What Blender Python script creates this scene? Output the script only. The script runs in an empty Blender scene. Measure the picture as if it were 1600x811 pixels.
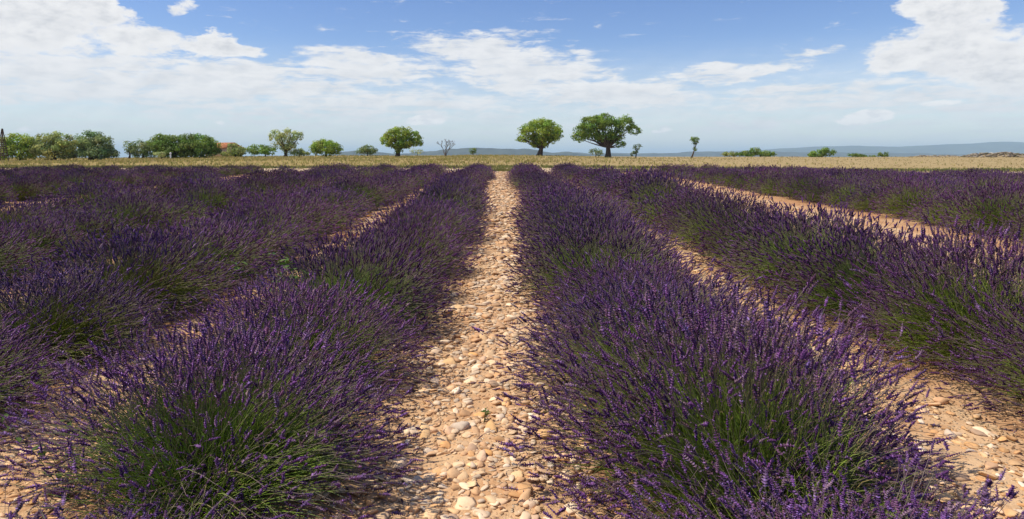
import bpy, math, random
import numpy as np
from mathutils import Vector, Matrix

R = math.radians
C = bpy.context.scene.collection
SC = bpy.context.scene

# ------------------------------------------------------------------ camera
EYE = 1.6
F = 1000.0                       # focal length in photo pixels (1600 wide)
cam_d = bpy.data.cameras.new("camera")
cam = bpy.data.objects.new("camera", cam_d)
C.objects.link(cam)
cam.location = (0, 0, EYE)
cam.rotation_euler = (R(90), 0, 0)
cam_d.sensor_width = 36.0
cam_d.lens = 36.0 * F / 1600.0
cam_d.shift_x = (800 - 783) / 1600.0
cam_d.shift_y = -(405.5 - 243) / 1600.0
cam_d.clip_start = 0.05
cam_d.clip_end = 60000
SC.camera = cam
SC.view_settings.view_transform = 'Standard'
SC.view_settings.look = 'None'
SC.view_settings.gamma = 1
SC.view_settings.use_curve_mapping = False
SC.view_settings.exposure = 0.0
SC.cycles.max_bounces = 6
SC.cycles.diffuse_bounces = 3
SC.cycles.glossy_bounces = 2
SC.cycles.transparent_max_bounces = 6
SC.cycles.volume_bounces = 1
SC.cycles.use_denoising = True

# ------------------------------------------------------------------ sun
SUN_EL, SUN_AZ = 57.0, -96.0     # azimuth measured from +Y towards +X
sd = Vector((math.sin(R(SUN_AZ)) * math.cos(R(SUN_EL)),
             math.cos(R(SUN_AZ)) * math.cos(R(SUN_EL)), math.sin(R(SUN_EL))))
sun_l = bpy.data.lights.new("sun", 'SUN')
sun_l.energy = 4.9
sun_l.angle = R(0.5)
sun_l.color = (1.0, 0.90, 0.74)
sun = bpy.data.objects.new("sun", sun_l)
sun.rotation_euler = sd.to_track_quat('Z', 'Y').to_euler()
C.objects.link(sun)

# ------------------------------------------------------------------ node helper
class NT:
    def __init__(s, tree): s.t = tree
    def n(s, typ, **kw):
        nd = s.t.nodes.new(typ)
        for k, v in kw.items():
            if k == 'inp':
                for a, b in v.items():
                    if isinstance(b, bpy.types.NodeSocket): s.t.links.new(b, nd.inputs[a])
                    else: nd.inputs[a].default_value = b
            else: setattr(nd, k, v)
        return nd
    def m(s, op, a, b=None, c=None, clamp=False):
        nd = s.t.nodes.new('ShaderNodeMath'); nd.operation = op; nd.use_clamp = clamp
        for i, v in enumerate((a, b, c)):
            if v is None: continue
            if isinstance(v, bpy.types.NodeSocket): s.t.links.new(v, nd.inputs[i])
            else: nd.inputs[i].default_value = v
        return nd.outputs[0]
    def mix(s, f, a, b):
        nd = s.t.nodes.new('ShaderNodeMix'); nd.data_type = 'RGBA'
        for k, v in ((0, f), (6, a), (7, b)):
            if isinstance(v, bpy.types.NodeSocket): s.t.links.new(v, nd.inputs[k])
            else: nd.inputs[k].default_value = v if k == 0 else (tuple(v) + (1,))[:4]
        return nd.outputs[2]
    def ss(s, x, lo, hi):
        nd = s.t.nodes.new('ShaderNodeMapRange'); nd.interpolation_type = 'SMOOTHSTEP'
        s.t.links.new(x, nd.inputs[0]); nd.inputs[1].default_value = lo; nd.inputs[2].default_value = hi
        return nd.outputs[0]
    def noise(s, vec, scale, detail=4, rough=0.55, dist=0.0):
        nd = s.n('ShaderNodeTexNoise', inp={'Scale': scale, 'Detail': detail, 'Roughness': rough, 'Distortion': dist})
        if vec is not None: s.t.links.new(vec, nd.inputs['Vector'])
        return nd.outputs[0]
    def xyz(s, x, y, z):
        nd = s.t.nodes.new('ShaderNodeCombineXYZ')
        for i, v in enumerate((x, y, z)):
            if isinstance(v, bpy.types.NodeSocket): s.t.links.new(v, nd.inputs[i])
            else: nd.inputs[i].default_value = v
        return nd.outputs[0]

# ------------------------------------------------------------------ world: sky with clouds
W = bpy.data.worlds.new("World"); SC.world = W; W.use_nodes = True
wt = W.node_tree; wt.nodes.clear(); w = NT(wt)
SKY_STR = 0.135
sky = w.n('ShaderNodeTexSky', sky_type='NISHITA', sun_disc=False, sun_elevation=R(SUN_EL), sun_rotation=R(SUN_AZ),
          altitude=500.0, air_density=1.0, dust_density=0.3, ozone_density=2.2)
tc = w.n('ShaderNodeTexCoord')
sp = w.n('ShaderNodeSeparateXYZ', inp={0: tc.outputs['Generated']})
X, Y, Z = sp.outputs
az = w.m('MULTIPLY', w.m('ARCTAN2', X, Y), 57.29578)       # degrees, 0 = straight down the rows
el = w.m('MULTIPLY', w.m('ARCSINE', Z), 57.29578)
# warped coordinates give the clouds ragged borders
v1 = w.xyz(w.m('MULTIPLY', az, 0.10), w.m('MULTIPLY', el, 0.26), 0.0)
wa = w.noise(v1, 2.2, 5, 0.6)
wb = w.noise(w.n('ShaderNodeVectorMath', operation='ADD', inp={0: v1, 1: (31.0, 17.0, 5.0)}).outputs[0], 2.2, 5, 0.6)
azw = w.m('ADD', az, w.m('MULTIPLY', w.m('SUBTRACT', wa, 0.5), 7.0))
elw = w.m('ADD', el, w.m('MULTIPLY', w.m('SUBTRACT', wb, 0.5), 3.6))
def px_dir(x, y):
    a = math.atan((x - 783) / F)
    return math.degrees(a), math.degrees(math.atan((243 - y) / F * math.cos(a)))
def blob(x, y, rx, ry, tilt=0.0, amp=1.0, azw=azw, elw=elw):
    a, e = px_dir(x, y); a2 = px_dir(x + rx, y)[0]; a1 = px_dir(x - rx, y)[0]
    ra = (a2 - a1) / 2; re = abs(px_dir(x, y - ry)[1] - e)
    dx = w.m('SUBTRACT', azw, a); dy = w.m('SUBTRACT', elw, e)
    if tilt: dy = w.m('SUBTRACT', dy, w.m('MULTIPLY', dx, tilt))
    dx = w.m('DIVIDE', dx, ra); dy = w.m('DIVIDE', dy, re)
    q = w.m('SUBTRACT', 1.0, w.m('ADD', w.m('MULTIPLY', dx, dx), w.m('MULTIPLY', dy, dy)))
    return w.m('MULTIPLY', w.m('MAXIMUM', q, -1.0), amp)
def union(bl):
    f = bl[0]
    for b in bl[1:]: f = w.m('SMOOTH_MAX', f, b, 0.35)
    return f
dense = union([blob(40, 25, 150, 75), blob(150, 5, 60, 40), blob(286, 8, 22, 20, 0, .45),
               blob(215, 62, 90, 26, 0, .8), blob(1480, 78, 135, 50), blob(1485, 20, 80, 60), blob(1590, 105, 120, 45), blob(1400, 98, 60, 24),
               blob(350, 72, 75, 20), ])
azs = w.m('ADD', az, w.m('MULTIPLY', w.m('SUBTRACT', azw, az), 0.35)); els = w.m('ADD', el, w.m('MULTIPLY', w.m('SUBTRACT', elw, el), 0.14))
small = union([blob(1353, 183, 44, 14, .10, 1.7, azs, els), blob(1335, 190, 36, 8, 0, 1.6, azs, els), blob(667, 187, 38, 10, .08, 1.5, azs, els), blob(1465, 162, 45, 6, .05, .8, azs, els), blob(1035, 204, 22, 5, 0, .8, azs, els), blob(345, 192, 18, 5, .1, .6, azs, els), blob(40, 203, 30, 6, .1, .6, azs, els)])
mid = union([blob(100, 120, 260, 46), blob(330, 125, 260, 40, 0), blob(570, 108, 130, 32, -.05),
             blob(755, 84, 135, 38, -.06), blob(830, 112, 130, 42), blob(960, 145, 150, 26),
             blob(1160, 112, 110, 16, .08, .8), blob(1275, 82, 50, 9, 0, .6), blob(1270, 150, 230, 24, .03, .6),
             blob(1500, 150, 160, 22, 0, .7), blob(500, 160, 340, 30, 0, .7), blob(1040, 203, 30, 5, 0, .6),
             blob(1190, 190, 90, 8, 0, .5), blob(430, 188, 80, 6, 0, .5), blob(1460, 160, 60, 7, 0, .7)])
# fine texture
vf = w.xyz(w.m('MULTIPLY', az, 0.16), w.m('MULTIPLY', el, 0.62), 3.0)
nf = w.noise(vf, 2.6, 8, 0.62, 0.4)
vb = w.xyz(w.m('MULTIPLY', az, 0.24), w.m('MULTIPLY', el, 0.40), 8.0)
nb = w.noise(vb, 3.5, 9, 0.62)
vb2 = w.xyz(w.m('ADD', w.m('MULTIPLY', az, 0.24), -0.08), w.m('ADD', w.m('MULTIPLY', el, 0.40), 0.20), 8.0)
nr1 = w.noise(vb, 1.5, 5, 0.5)
nr2 = w.noise(vb2, 1.5, 5, 0.5)
vs = w.xyz(w.m('MULTIPLY', az, 0.06), w.m('MULTIPLY', el, 0.95), 9.0)
nst = w.noise(vs, 2.0, 7, 0.62, 0.3)
front = w.ss(w.m('COSINE', w.m('MULTIPLY', az, 0.0174533)), 0.35, 0.72)      # 1 in the part of the sky in view
other = w.m('SUBTRACT', w.m('MULTIPLY', w.noise(w.n('ShaderNodeVectorMath', operation='MULTIPLY', inp={0: tc.outputs['Generated'], 1: (1, 1, 2.4)}).outputs[0], 2.6, 8, 0.6), 2.4), 1.25)
dense = w.m('ADD', dense, w.m('MULTIPLY', w.m('SUBTRACT', nb, 0.5), 1.3))
d1 = w.m('MULTIPLY', w.m('POWER', w.ss(dense, -0.05, 0.5), 0.7), 0.99)
ds = w.m('MULTIPLY', w.ss(w.m('ADD', small, w.m('MULTIPLY', w.m('SUBTRACT', nb, 0.5), 1.6)), 0.1, 0.75), 0.92)
mid2 = w.m('ADD', mid, w.m('MULTIPLY', w.m('SUBTRACT', nf, 0.5), 2.6))
mid2 = w.m('ADD', mid2, w.m('MULTIPLY', w.m('SUBTRACT', nst, 0.5), 1.6))
d2 = w.m('MULTIPLY', w.ss(mid2, -0.15, 0.75), 0.94)
# thin veil that thickens to the horizon, everywhere round
veil = w.m('MULTIPLY', w.ss(w.m('MULTIPLY', el, -1.0), -10.5, -2.0), 0.72)
veil = w.m('MULTIPLY', veil, w.m('MAXIMUM', w.m('ADD', -0.15, w.m('MULTIPLY', w.m('ADD', nst, nf), 1.1)), 0.3))
d3 = w.m('MULTIPLY', w.m('MULTIPLY', w.ss(other, -0.1, 0.5), w.m('SUBTRACT', 1.0, front)), 0.9)
d3b = w.m('MULTIPLY', w.m('MULTIPLY', w.ss(other, -0.1, 0.5), w.ss(el, 14.0, 24.0)), 0.9)
d3 = w.m('MAXIMUM', d3, d3b)
cov = w.m('MAXIMUM', w.m('MAXIMUM', w.m('MAXIMUM', d1, ds), d2), d3)
cov = w.m('SUBTRACT', 1.0, w.m('MULTIPLY', w.m('SUBTRACT', 1.0, cov), w.m('SUBTRACT', 1.0, w.m('MINIMUM', veil, 0.95))))
cov = w.m('MULTIPLY', cov, w.ss(el, -2.5, -0.5))
shade = w.m('ADD', w.m('MULTIPLY', nb, 0.75), w.m('MULTIPLY', nf, 0.45))      # thick parts greyer
thick = w.m('MULTIPLY', w.ss(dense, 0.35, 1.2), w.ss(shade, 0.40, 0.82))
ccol = w.mix(thick, (0.95, 0.95, 0.96), (0.70, 0.72, 0.76))
ccol = w.mix(w.m('MULTIPLY', w.m('MULTIPLY', w.ss(nf, 0.62, 0.38), 0.35), w.m('SUBTRACT', 1.0, d1)), ccol, (0.70, 0.74, 0.79))
w_small = w.mix(w.ss(w.m('SUBTRACT', nb, nf), 0.05, -0.15), (1.04, 1.04, 1.04), (0.86, 0.88, 0.91))
rel = w.m('SUBTRACT', nr1, nr2)                                # sunward side of each billow brighter
ccol = w.mix(w.m('MULTIPLY', w.ss(rel, -0.02, 0.22), 0.75), ccol, (1.0, 1.0, 1.0))
ccol = w.mix(w.m('MULTIPLY', w.ss(rel, 0.02, -0.26), 0.30), ccol, (0.60, 0.63, 0.68))
ccol = w.mix(w.m('MULTIPLY', w.ss(w.m('MULTIPLY', el, -1.0), -7.0, 0.0), 0.7), ccol, (0.70, 0.77, 0.84))
ccol = w.mix(w.m('MULTIPLY', ds, 0.85), ccol, w_small)
hs_ = w.n('ShaderNodeHueSaturation', inp={'Hue': 0.515, 'Saturation': 1.20, 'Value': 1.02, 'Color': sky.outputs[0]})
b1 = w.n('ShaderNodeBackground', inp={0: hs_.outputs[0], 1: SKY_STR})
b2 = w.n('ShaderNodeBackground', inp={0: ccol, 1: 0.95})
ms = w.n('ShaderNodeMixShader', inp={0: cov, 1: b1.outputs[0], 2: b2.outputs[0]})
w.n('ShaderNodeOutputWorld', inp={0: ms.outputs[0]})

# ------------------------------------------------------------------ mesh helpers
def tag(o, label=None, cat=None, group=None, kind=None):
    if label: o['label'] = label
    if cat: o['category'] = cat
    if group: o['group'] = group
    if kind: o['kind'] = kind
    return o
def mesh_np(name, V, FA, mat=None, col=None, smooth=False):
    """V (n,3); FA (m,k) or a list of such arrays."""
    FA = FA if isinstance(FA, list) else [FA]
    me = bpy.data.meshes.new(name)
    V = np.asarray(V, np.float32).reshape(-1, 3)
    me.vertices.add(len(V)); me.vertices.foreach_set('co', V.ravel())
    loops = np.concatenate([f.ravel() for f in FA]).astype(np.int32)
    tot = np.concatenate([np.full(len(f), f.shape[1], np.int32) for f in FA])
    start = np.concatenate([[0], np.cumsum(tot)[:-1]]).astype(np.int32)
    me.loops.add(len(loops)); me.loops.foreach_set('vertex_index', loops)
    me.polygons.add(len(tot)); me.polygons.foreach_set('loop_start', start); me.polygons.foreach_set('loop_total', tot)
    if smooth: me.polygons.foreach_set('use_smooth', np.ones(len(tot), bool))
    if col is not None:
        a = me.color_attributes.new('col', 'FLOAT_COLOR', 'POINT')
        c4 = np.ones((len(V), 4), np.float32); c4[:, :3] = col
        a.data.foreach_set('color', c4.ravel())
    me.update(calc_edges=True)
    if mat: me.materials.append(mat)
    return me
def link(name, me, parent=None, loc=None):
    o = bpy.data.objects.new(name, me); C.objects.link(o)
    if parent: o.parent = parent
    if loc is not None: o.location = loc
    return o
def empty(name, loc=(0, 0, 0), rz=0.0):
    o = bpy.data.objects.new(name, None); C.objects.link(o)
    o.location = loc; o.rotation_euler = (0, 0, rz); o.empty_display_size = 0.2
    return o
def tubes(P, Rd, S=3, colr=None):
    """P (n,K,3) curves, Rd (n,K) radii -> verts, quads"""
    n, K, _ = P.shape
    T = np.gradient(P, axis=1); T /= np.linalg.norm(T, axis=2, keepdims=True) + 1e-9
    ref = np.where(np.abs(T[..., 2:3]) > 0.9, np.array([1., 0, 0]), np.array([0, 0, 1.]))
    A = np.cross(T, ref); A /= np.linalg.norm(A, axis=2, keepdims=True) + 1e-9
    B = np.cross(T, A)
    ang = np.arange(S) * 2 * np.pi / S
    V = P[:, :, None, :] + Rd[:, :, None, None] * (A[:, :, None, :] * np.cos(ang)[None, None, :, None] + B[:, :, None, :] * np.sin(ang)[None, None, :, None])
    i = np.arange(n)[:, None, None]; k = np.arange(K - 1)[None, :, None]; s = np.arange(S)[None, None, :]
    a = (i * K + k) * S + s; b = (i * K + k) * S + (s + 1) % S
    Q = np.stack([a, b, b + S, a + S], -1).reshape(-1, 4)
    c = None
    if colr is not None: c = np.repeat(colr[:, :, None, :], S, 2).reshape(-1, 3)
    return V.reshape(-1, 3), Q, c
def box(cx, cy, cz, sx, sy, sz):
    v = np.array([[x, y, z] for x in (-1, 1) for y in (-1, 1) for z in (-1, 1)], float) * np.array([sx, sy, sz]) / 2 + np.array([cx, cy, cz])
    f = np.array([[0, 1, 3, 2], [4, 6, 7, 5], [0, 4, 5, 1], [2, 3, 7, 6], [0, 2, 6, 4], [1, 5, 7, 3]])
    return v, f
def join(parts):
    Vs, Qs, Cs, o = [], {}, [], 0
    for p in parts:
        v, q = p[0], p[1]
        Vs.append(v)
        for qq in (q if isinstance(q, list) else [q]): Qs.setdefault(qq.shape[1], []).append(qq + o)
        if len(p) > 2 and p[2] is not None: Cs.append(p[2])
        o += len(v)
    return np.concatenate(Vs), [np.concatenate(x) for x in Qs.values()], (np.concatenate(Cs) if Cs else None)

# ------------------------------------------------------------------ materials
def mat_new(name):
    m = bpy.data.materials.new(name); m.use_nodes = True; m.node_tree.nodes.clear(); return m, NT(m.node_tree)
def mat_attr(name, rough=0.7, spec=0.3, transl=0.0, objvar=0.0, nscale=None, nmix=0.0, sheen=0.0):
    """base colour from the colour attribute, varied a little from plant to plant"""
    m, t = mat_new(name)
    a = t.n('ShaderNodeAttribute', attribute_name='col').outputs['Color']
    if objvar:
        oi = t.n('ShaderNodeObjectInfo').outputs['Random']
        hs = t.n('ShaderNodeHueSaturation', inp={'Hue': t.m('ADD', 0.5 - objvar * .12, t.m('MULTIPLY', oi, objvar * .24)), 'Saturation': 1.0,
                 'Value': t.m('ADD', 1 - objvar, t.m('MULTIPLY', t.m('FRACT', t.m('MULTIPLY', oi, 7.31)), 2 * objvar)), 'Color': a})
        a = hs.outputs[0]
    if nscale:
        g = t.n('ShaderNodeNewGeometry').outputs['Position']
        nn = t.ss(t.noise(g, nscale, 4), 0.35, 0.65)
        a = t.mix(t.m('MULTIPLY', nn, nmix), a, (0.0, 0.0, 0.0))
    p = t.n('ShaderNodeBsdfPrincipled', inp={'Base Color': a, 'Roughness': rough, 'Specular IOR Level': spec})
    out = p.outputs[0]
    if transl:
        tr = t.n('ShaderNodeBsdfTranslucent', inp={'Color': a})
        out = t.n('ShaderNodeMixShader', inp={0: transl, 1: out, 2: tr.outputs[0]}).outputs[0]
    t.n('ShaderNodeOutputMaterial', inp={0: out})
    return m
M_FLOWER = mat_attr("lavender_flower", 0.75, 0.15, 0.15, 0.26)
M_STEM = mat_attr("lavender_stem", 0.6, 0.3, 0.0, 0.14)
M_LEAF = mat_attr("lavender_leaf", 0.65, 0.3, 0.2, 0.14)
M_CROWN = mat_attr("tree_leaf", 0.6, 0.3, 0.45, 0.0)
M_GRASS = mat_attr("grass_blade", 0.7, 0.2, 0.25, 0.0)
M_STONE = None

def mat_stone():
    m, t = mat_new("limestone")
    a = t.n('ShaderNodeAttribute', attribute_name='col').outputs['Color']
    oi = t.n('ShaderNodeObjectInfo').outputs['Random']
    g = t.n('ShaderNodeNewGeometry').outputs['Position']
    n1 = t.noise(g, 22, 5, 0.6); n2 = t.noise(g, 130, 4, 0.6); n3 = t.noise(g, 7, 3)
    a = t.mix(t.m('MULTIPLY', t.ss(n1, 0.5, 0.72), 0.4), a, (0.42, 0.25, 0.13))
    a = t.mix(t.m('MULTIPLY', t.ss(n3, 0.5, 0.7), 0.3), a, (0.62, 0.36, 0.18))
    hs = t.n('ShaderNodeHueSaturation', inp={'Color': a, 'Value': t.m('ADD', 0.84, t.m('MULTIPLY', oi, 0.3)), 'Saturation': t.m('ADD', 0.8, t.m('MULTIPLY', t.m('FRACT', t.m('MULTIPLY', oi, 9.1)), 0.4))})
    bp = t.n('ShaderNodeBump', inp={'Strength': 0.35, 'Distance': 0.004, 'Height': t.m('ADD', n1, t.m('MULTIPLY', n2, 0.5))})
    p = t.n('ShaderNodeBsdfPrincipled', inp={'Base Color': hs.outputs[0], 'Roughness': 0.85, 'Specular IOR Level': 0.25, 'Normal': bp.outputs[0]})
    t.n('ShaderNodeOutputMaterial', inp={0: p.outputs[0]})
    return m
M_STONE = mat_stone()

def mat_soil(name, c1, c2, c3, pebble=True, sc=1.0):
    m, t = mat_new(name)
    g = t.n('ShaderNodeNewGeometry').outputs['Position']
    n1 = t.noise(g, 1.3 * sc, 6, 0.6); n2 = t.noise(g, 9 * sc, 6, 0.65); n3 = t.noise(g, 60 * sc, 5, 0.65)
    col = t.mix(t.ss(n1, 0.35, 0.65), c1, c2)
    col = t.mix(t.m('MULTIPLY', t.ss(n2, 0.5, 0.72), 0.7), col, c3)
    h = t.m('ADD', t.m('MULTIPLY', n2, 1.0), t.m('MULTIPLY', n3, 0.45))
    if pebble:
        vo = t.n('ShaderNodeTexVoronoi', inp={'Vector': g, 'Scale': 34.0 * sc, 'Randomness': 1.0})
        k = t.ss(vo.outputs['Distance'], 0.42, 0.2)
        vc = t.n('ShaderNodeSeparateColor', inp={0: vo.outputs['Color']})
        k = t.m('MULTIPLY', k, t.ss(vc.outputs[0], 0.45, 0.55))
        col = t.mix(t.m('MULTIPLY', k, 0.75), col, (0.56, 0.43, 0.29))
        h = t.m('ADD', h, t.m('MULTIPLY', k, 0.8))
    bp = t.n('ShaderNodeBump', inp={'Strength': 0.8, 'Distance': 0.02, 'Height': h})
    p = t.n('ShaderNodeBsdfPrincipled', inp={'Base Color': col, 'Roughness': 0.95, 'Specular IOR Level': 0.1, 'Normal': bp.outputs[0]})
    t.n('ShaderNodeOutputMaterial', inp={0: p.outputs[0]})
    return m
def mat_plain(name, col, var=0.3, scale=3.0, rough=0.8, stretch=(1, 1, 1), bump=0.3, dist=0.01):
    m, t = mat_new(name)
    g = t.n('ShaderNodeNewGeometry').outputs['Position']
    g = t.n('ShaderNodeVectorMath', operation='MULTIPLY', inp={0: g, 1: stretch}).outputs[0]
    n = t.noise(g, scale, 7, 0.6)
    lo = tuple(c * (1 - var) for c in col); hi = tuple(min(1, c * (1 + var)) for c in col)
    c = t.mix(t.ss(n, 0.3, 0.7), lo, hi)
    bp = t.n('ShaderNodeBump', inp={'Strength': bump, 'Distance': dist, 'Height': n})
    p = t.n('ShaderNodeBsdfPrincipled', inp={'Base Color': c, 'Roughness': rough, 'Specular IOR Level': 0.2, 'Normal': bp.outputs[0]})
    t.n('ShaderNodeOutputMaterial', inp={0: p.outputs[0]})
    return m
M_BARK = mat_plain("bark", (0.085, 0.062, 0.045), 0.5, 4.0, 0.9, (1, 1, .3), 0.8, 0.05)
M_DEADWOOD = mat_plain("dead_wood", (0.13, 0.11, 0.10), 0.4, 5.0, 0.9)
M_TIMBER = mat_plain("weathered_timber", (0.10, 0.068, 0.045), 0.45, 6.0, 0.9, (.4, .4, 3))
M_TIMBER2 = mat_plain("weathered_board", (0.13, 0.095, 0.07), 0.45, 6.0, 0.9, (3, 3, .4))

# ------------------------------------------------------------------ terrain height
def _tab():
    xs = np.arange(-60, 700, 0.5)
    z = np.interp(xs, [-60, 3, 8, 14, 22, 38, 60, 118, 140, 180, 300, 700], [0, 0, .09, .22, .36, .63, .88, 1.46, 1.55, 1.2, -4, -26])
    k = np.hanning(13); k /= k.sum()
    zz = np.convolve(np.pad(z, 6, mode='edge'), k, 'valid')
    return xs, zz
_TX, _TZ = _tab()
def vn(x, y, s, seed):           # cheap smooth value noise, vectorised
    x = np.asarray(x, float) / s + seed * 17.3; y = np.asarray(y, float) / s + seed * 9.7
    xi = np.floor(x); yi = np.floor(y); fx = x - xi; fy = y - yi
    fx = fx * fx * (3 - 2 * fx); fy = fy * fy * (3 - 2 * fy)
    def h(a, b):
        q = np.sin(a * 127.1 + b * 311.7 + seed * 74.7) * 43758.5453
        return q - np.floor(q)
    return (h(xi, yi) * (1 - fx) + h(xi + 1, yi) * fx) * (1 - fy) + (h(xi, yi + 1) * (1 - fx) + h(xi + 1, yi + 1) * fx) * fy
def sstep(x, a, b):
    t = np.clip((np.asarray(x, float) - a) / (b - a), 0, 1); return t * t * (3 - 2 * t)
def gz(x, y):
    x = np.asarray(x, float); y = np.asarray(y, float)
    z = np.interp(y, _TX, _TZ)
    far = sstep(y, 45, 90)
    z = z - 0.50 * sstep(-x, 15, 90) * far - 0.22 * sstep(x, 9, 26) * sstep(y, 14, 32)
    z = np.where(y > 700, -26 - 30 * sstep(y, 700, 2600), z)
    z = z + (vn(x, y, 2.3, 1) - .5) * 0.05 * sstep(70 - y, 0, 20)
    z = z + (vn(x, y, 9, 2) - .5) * 0.16 * sstep(y, 40, 60) + (vn(x, y, 16, 6) - .5) * .26 * sstep(y, 75, 110)
    return z
def soil_relief(x, y):
    near = sstep(20 - y, 0, 12)
    return ((vn(x, y, .45, 3) - .5) * .045 + (vn(x, y, .16, 4) - .5) * .022) * (0.35 + 0.65 * near)
def gzs(x, y): return gz(x, y) + soil_relief(x, y)

# ------------------------------------------------------------------ rows layout
ROWS_L = [-1.25, -3.62, -6.25, -8.75, -14.0, -16.5, -19.0, -21.5, -24.0, -26.5, -29.0]
ROWS_R = [1.27, 3.58, 9.0, 11.5, 14.0, 16.5, 19.0, 21.5, 24.0, 26.5, 29.0]
FIELD_END = 36.6
def row_x(X, y):
    if abs(X) < 2: X = X - (0.20 if X > 0 else 0.08) * (1 - sstep(y, 2.5, 8.0)) * (1.0)
    return X + 0.10 * math.sin(y * 0.33 + X * 1.7) * (1 if y > 6 else .4)

# ------------------------------------------------------------------ ground sheets
def lines(segs):
    out = []
    for a, b, s in segs: out += list(np.arange(a, b - 1e-6, s))
    out.append(segs[-1][1]); return np.array(out)
XL = lines([(-9000, -1000, 1000), (-1000, -200, 100), (-200, -40, 8), (-40, -8, 1.0), (-8, -2.2, .15), (-2.2, 2.2, .05),
            (2.2, 8, .15), (8, 40, 1.0), (40, 200, 8), (200, 1000, 100), (1000, 9000, 1000)])
def sheet(name, y_lines, mat, hf):
    gx, gy = np.meshgrid(XL, y_lines)
    z = hf(gx, gy)
    n, k = gx.shape
    V = np.stack([gx, gy, z], -1).reshape(-1, 3)
    i = (np.arange(n - 1)[:, None] * k + np.arange(k - 1)[None, :])
    Q = np.stack([i, i + 1, i + 1 + k, i + k], -1).reshape(-1, 4)
    return tag(link(name, mesh_np(name, V, Q, mat, smooth=True)), kind='structure')
M_SOIL = mat_soil("field_soil", (0.47, 0.25, 0.125), (0.57, 0.36, 0.20), (0.28, 0.135, 0.065))
M_TRACK = mat_soil("track_earth", (0.50, 0.37, 0.23), (0.58, 0.45, 0.30), (0.42, 0.29, 0.17), True, 0.4)
def mat_stubble():
    m, t = mat_new("stubble")
    g = t.n('ShaderNodeNewGeometry').outputs['Position']
    gs = t.n('ShaderNodeVectorMath', operation='MULTIPLY', inp={0: g, 1: (0.25, 1.2, 1)}).outputs[0]
    n1 = t.noise(gs, 0.12, 5); n2 = t.noise(gs, 0.8, 6, 0.65); n3 = t.noise(g, 3.0, 6, 0.7)
    sx = t.n('ShaderNodeSeparateXYZ', inp={0: g})
    left = t.ss(t.m('ADD', sx.outputs[0], t.m('MULTIPLY', n1, 40.0)), 60.0, -15.0)   # the left half is rough grass, the right half cut
    wv = t.n('ShaderNodeTexWave', bands_direction='Y', inp={'Vector': g, 'Scale': 0.22, 'Distortion': 1.5, 'Detail': 3.0})
    tan = t.mix(t.ss(n2, 0.35, 0.65), (0.42, 0.315, 0.165), (0.35, 0.27, 0.13))
    tan = t.mix(t.m('MULTIPLY', wv.outputs[1], 0.25), tan, (0.30, 0.22, 0.11))
    grs = t.mix(t.ss(n2, 0.35, 0.62), (0.27, 0.23, 0.075), (0.37, 0.26, 0.11))
    col = t.mix(left, tan, grs)
    col = t.mix(t.m('MULTIPLY', t.ss(n3, 0.5, 0.7), 0.4), col, (0.18, 0.16, 0.06))
    bp = t.n('ShaderNodeBump', inp={'Strength': 0.35, 'Distance': 0.08, 'Height': n3})
    p = t.n('ShaderNodeBsdfPrincipled', inp={'Base Color': col, 'Roughness': 0.95, 'Specular IOR Level': 0.05, 'Normal': bp.outputs[0]})
    t.n('ShaderNodeOutputMaterial', inp={0: p.outputs[0]})
    return m
M_STUB = mat_stubble()
M_VERGE = mat_plain("verge_grass_ground", (0.25, 0.21, 0.09), 0.35, 1.5)
M_VALLEY = mat_plain("valley_land", (0.13, 0.15, 0.08), 0.5, 0.004, 0.95, (1, 1, 1), 0.0)
sheet('field_soil', lines([(-30, 2, 1), (2, 9, .06), (9, 20, .25), (20, 38.6, .6)]), M_SOIL, gzs)
sheet('dirt_track', lines([(38.6, 45.2, .6)]), M_TRACK, lambda x, y: gz(x, y) + soil_relief(x, y) * (y < 39))
sheet('grass_verge', lines([(45.2, 50, .8)]), M_VERGE, gz)
sheet('stubble_field', lines([(50, 160, 2.2), (160, 240, 8)]), M_STUB, gz)
sheet('valley', lines([(240, 700, 46), (700, 4700, 400), (4700, 24000, 2500)]), M_VALLEY, gz)

# ------------------------------------------------------------------ distant hills
def ridge(name, pts, D, depth, mat, seed, rough=0.06):
    """pts: (photo x, photo y) of the crest; built as a real ridge D metres away"""
    xs = np.linspace(pts[0][0], pts[-1][0], 140)
    ys = np.interp(xs, [p[0] for p in pts], [p[1] for p in pts])
    wx = (xs - 783) / F * D; hz = (243 - ys) / F * D + EYE
    rows = np.linspace(-1, 1, 15); base = -62
    V = []
    for r in rows:
        prof = (1 - abs(r) ** 1.4)
        nz = (vn(wx, np.full_like(wx, r * depth), D * .03, seed) - .5) * D * 0.004 + (vn(wx, np.full_like(wx, r * depth), D * .008, seed + 1) - .5) * D * 0.0014
        V.append(np.stack([wx * (1 + r * depth / D * .5), np.full_like(wx, D + r * depth), base + (hz - base) * prof + nz * prof * rough * 16], -1))
    V = np.concatenate(V); k = len(xs)
    i = (np.arange(len(rows) - 1)[:, None] * k + np.arange(k - 1)[None, :])
    Q = np.stack([i, i + 1, i + 1 + k, i + k], -1).reshape(-1, 4)
    return tag(link(name, mesh_np(name, V, Q, mat, smooth=True)), kind='structure')
M_HILL = mat_plain("wooded_hill", (0.045, 0.055, 0.045), 0.5, 0.01, 0.95, (1, 1, 1), 0.0)
M_MOUNT = mat_plain("mountain_woods", (0.05, 0.07, 0.05), 0.4, 0.003, 0.95, (1, 1, 1), 0.0)
ridge('hills', [(500, 247), (530, 238), (560, 236), (600, 238), (640, 240), (670, 236), (700, 232), (760, 231.5), (800, 233), (825, 233.5), (860, 237), (900, 239), (960, 241), (1010, 246)], 4200, 500, M_HILL, 5)
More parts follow.
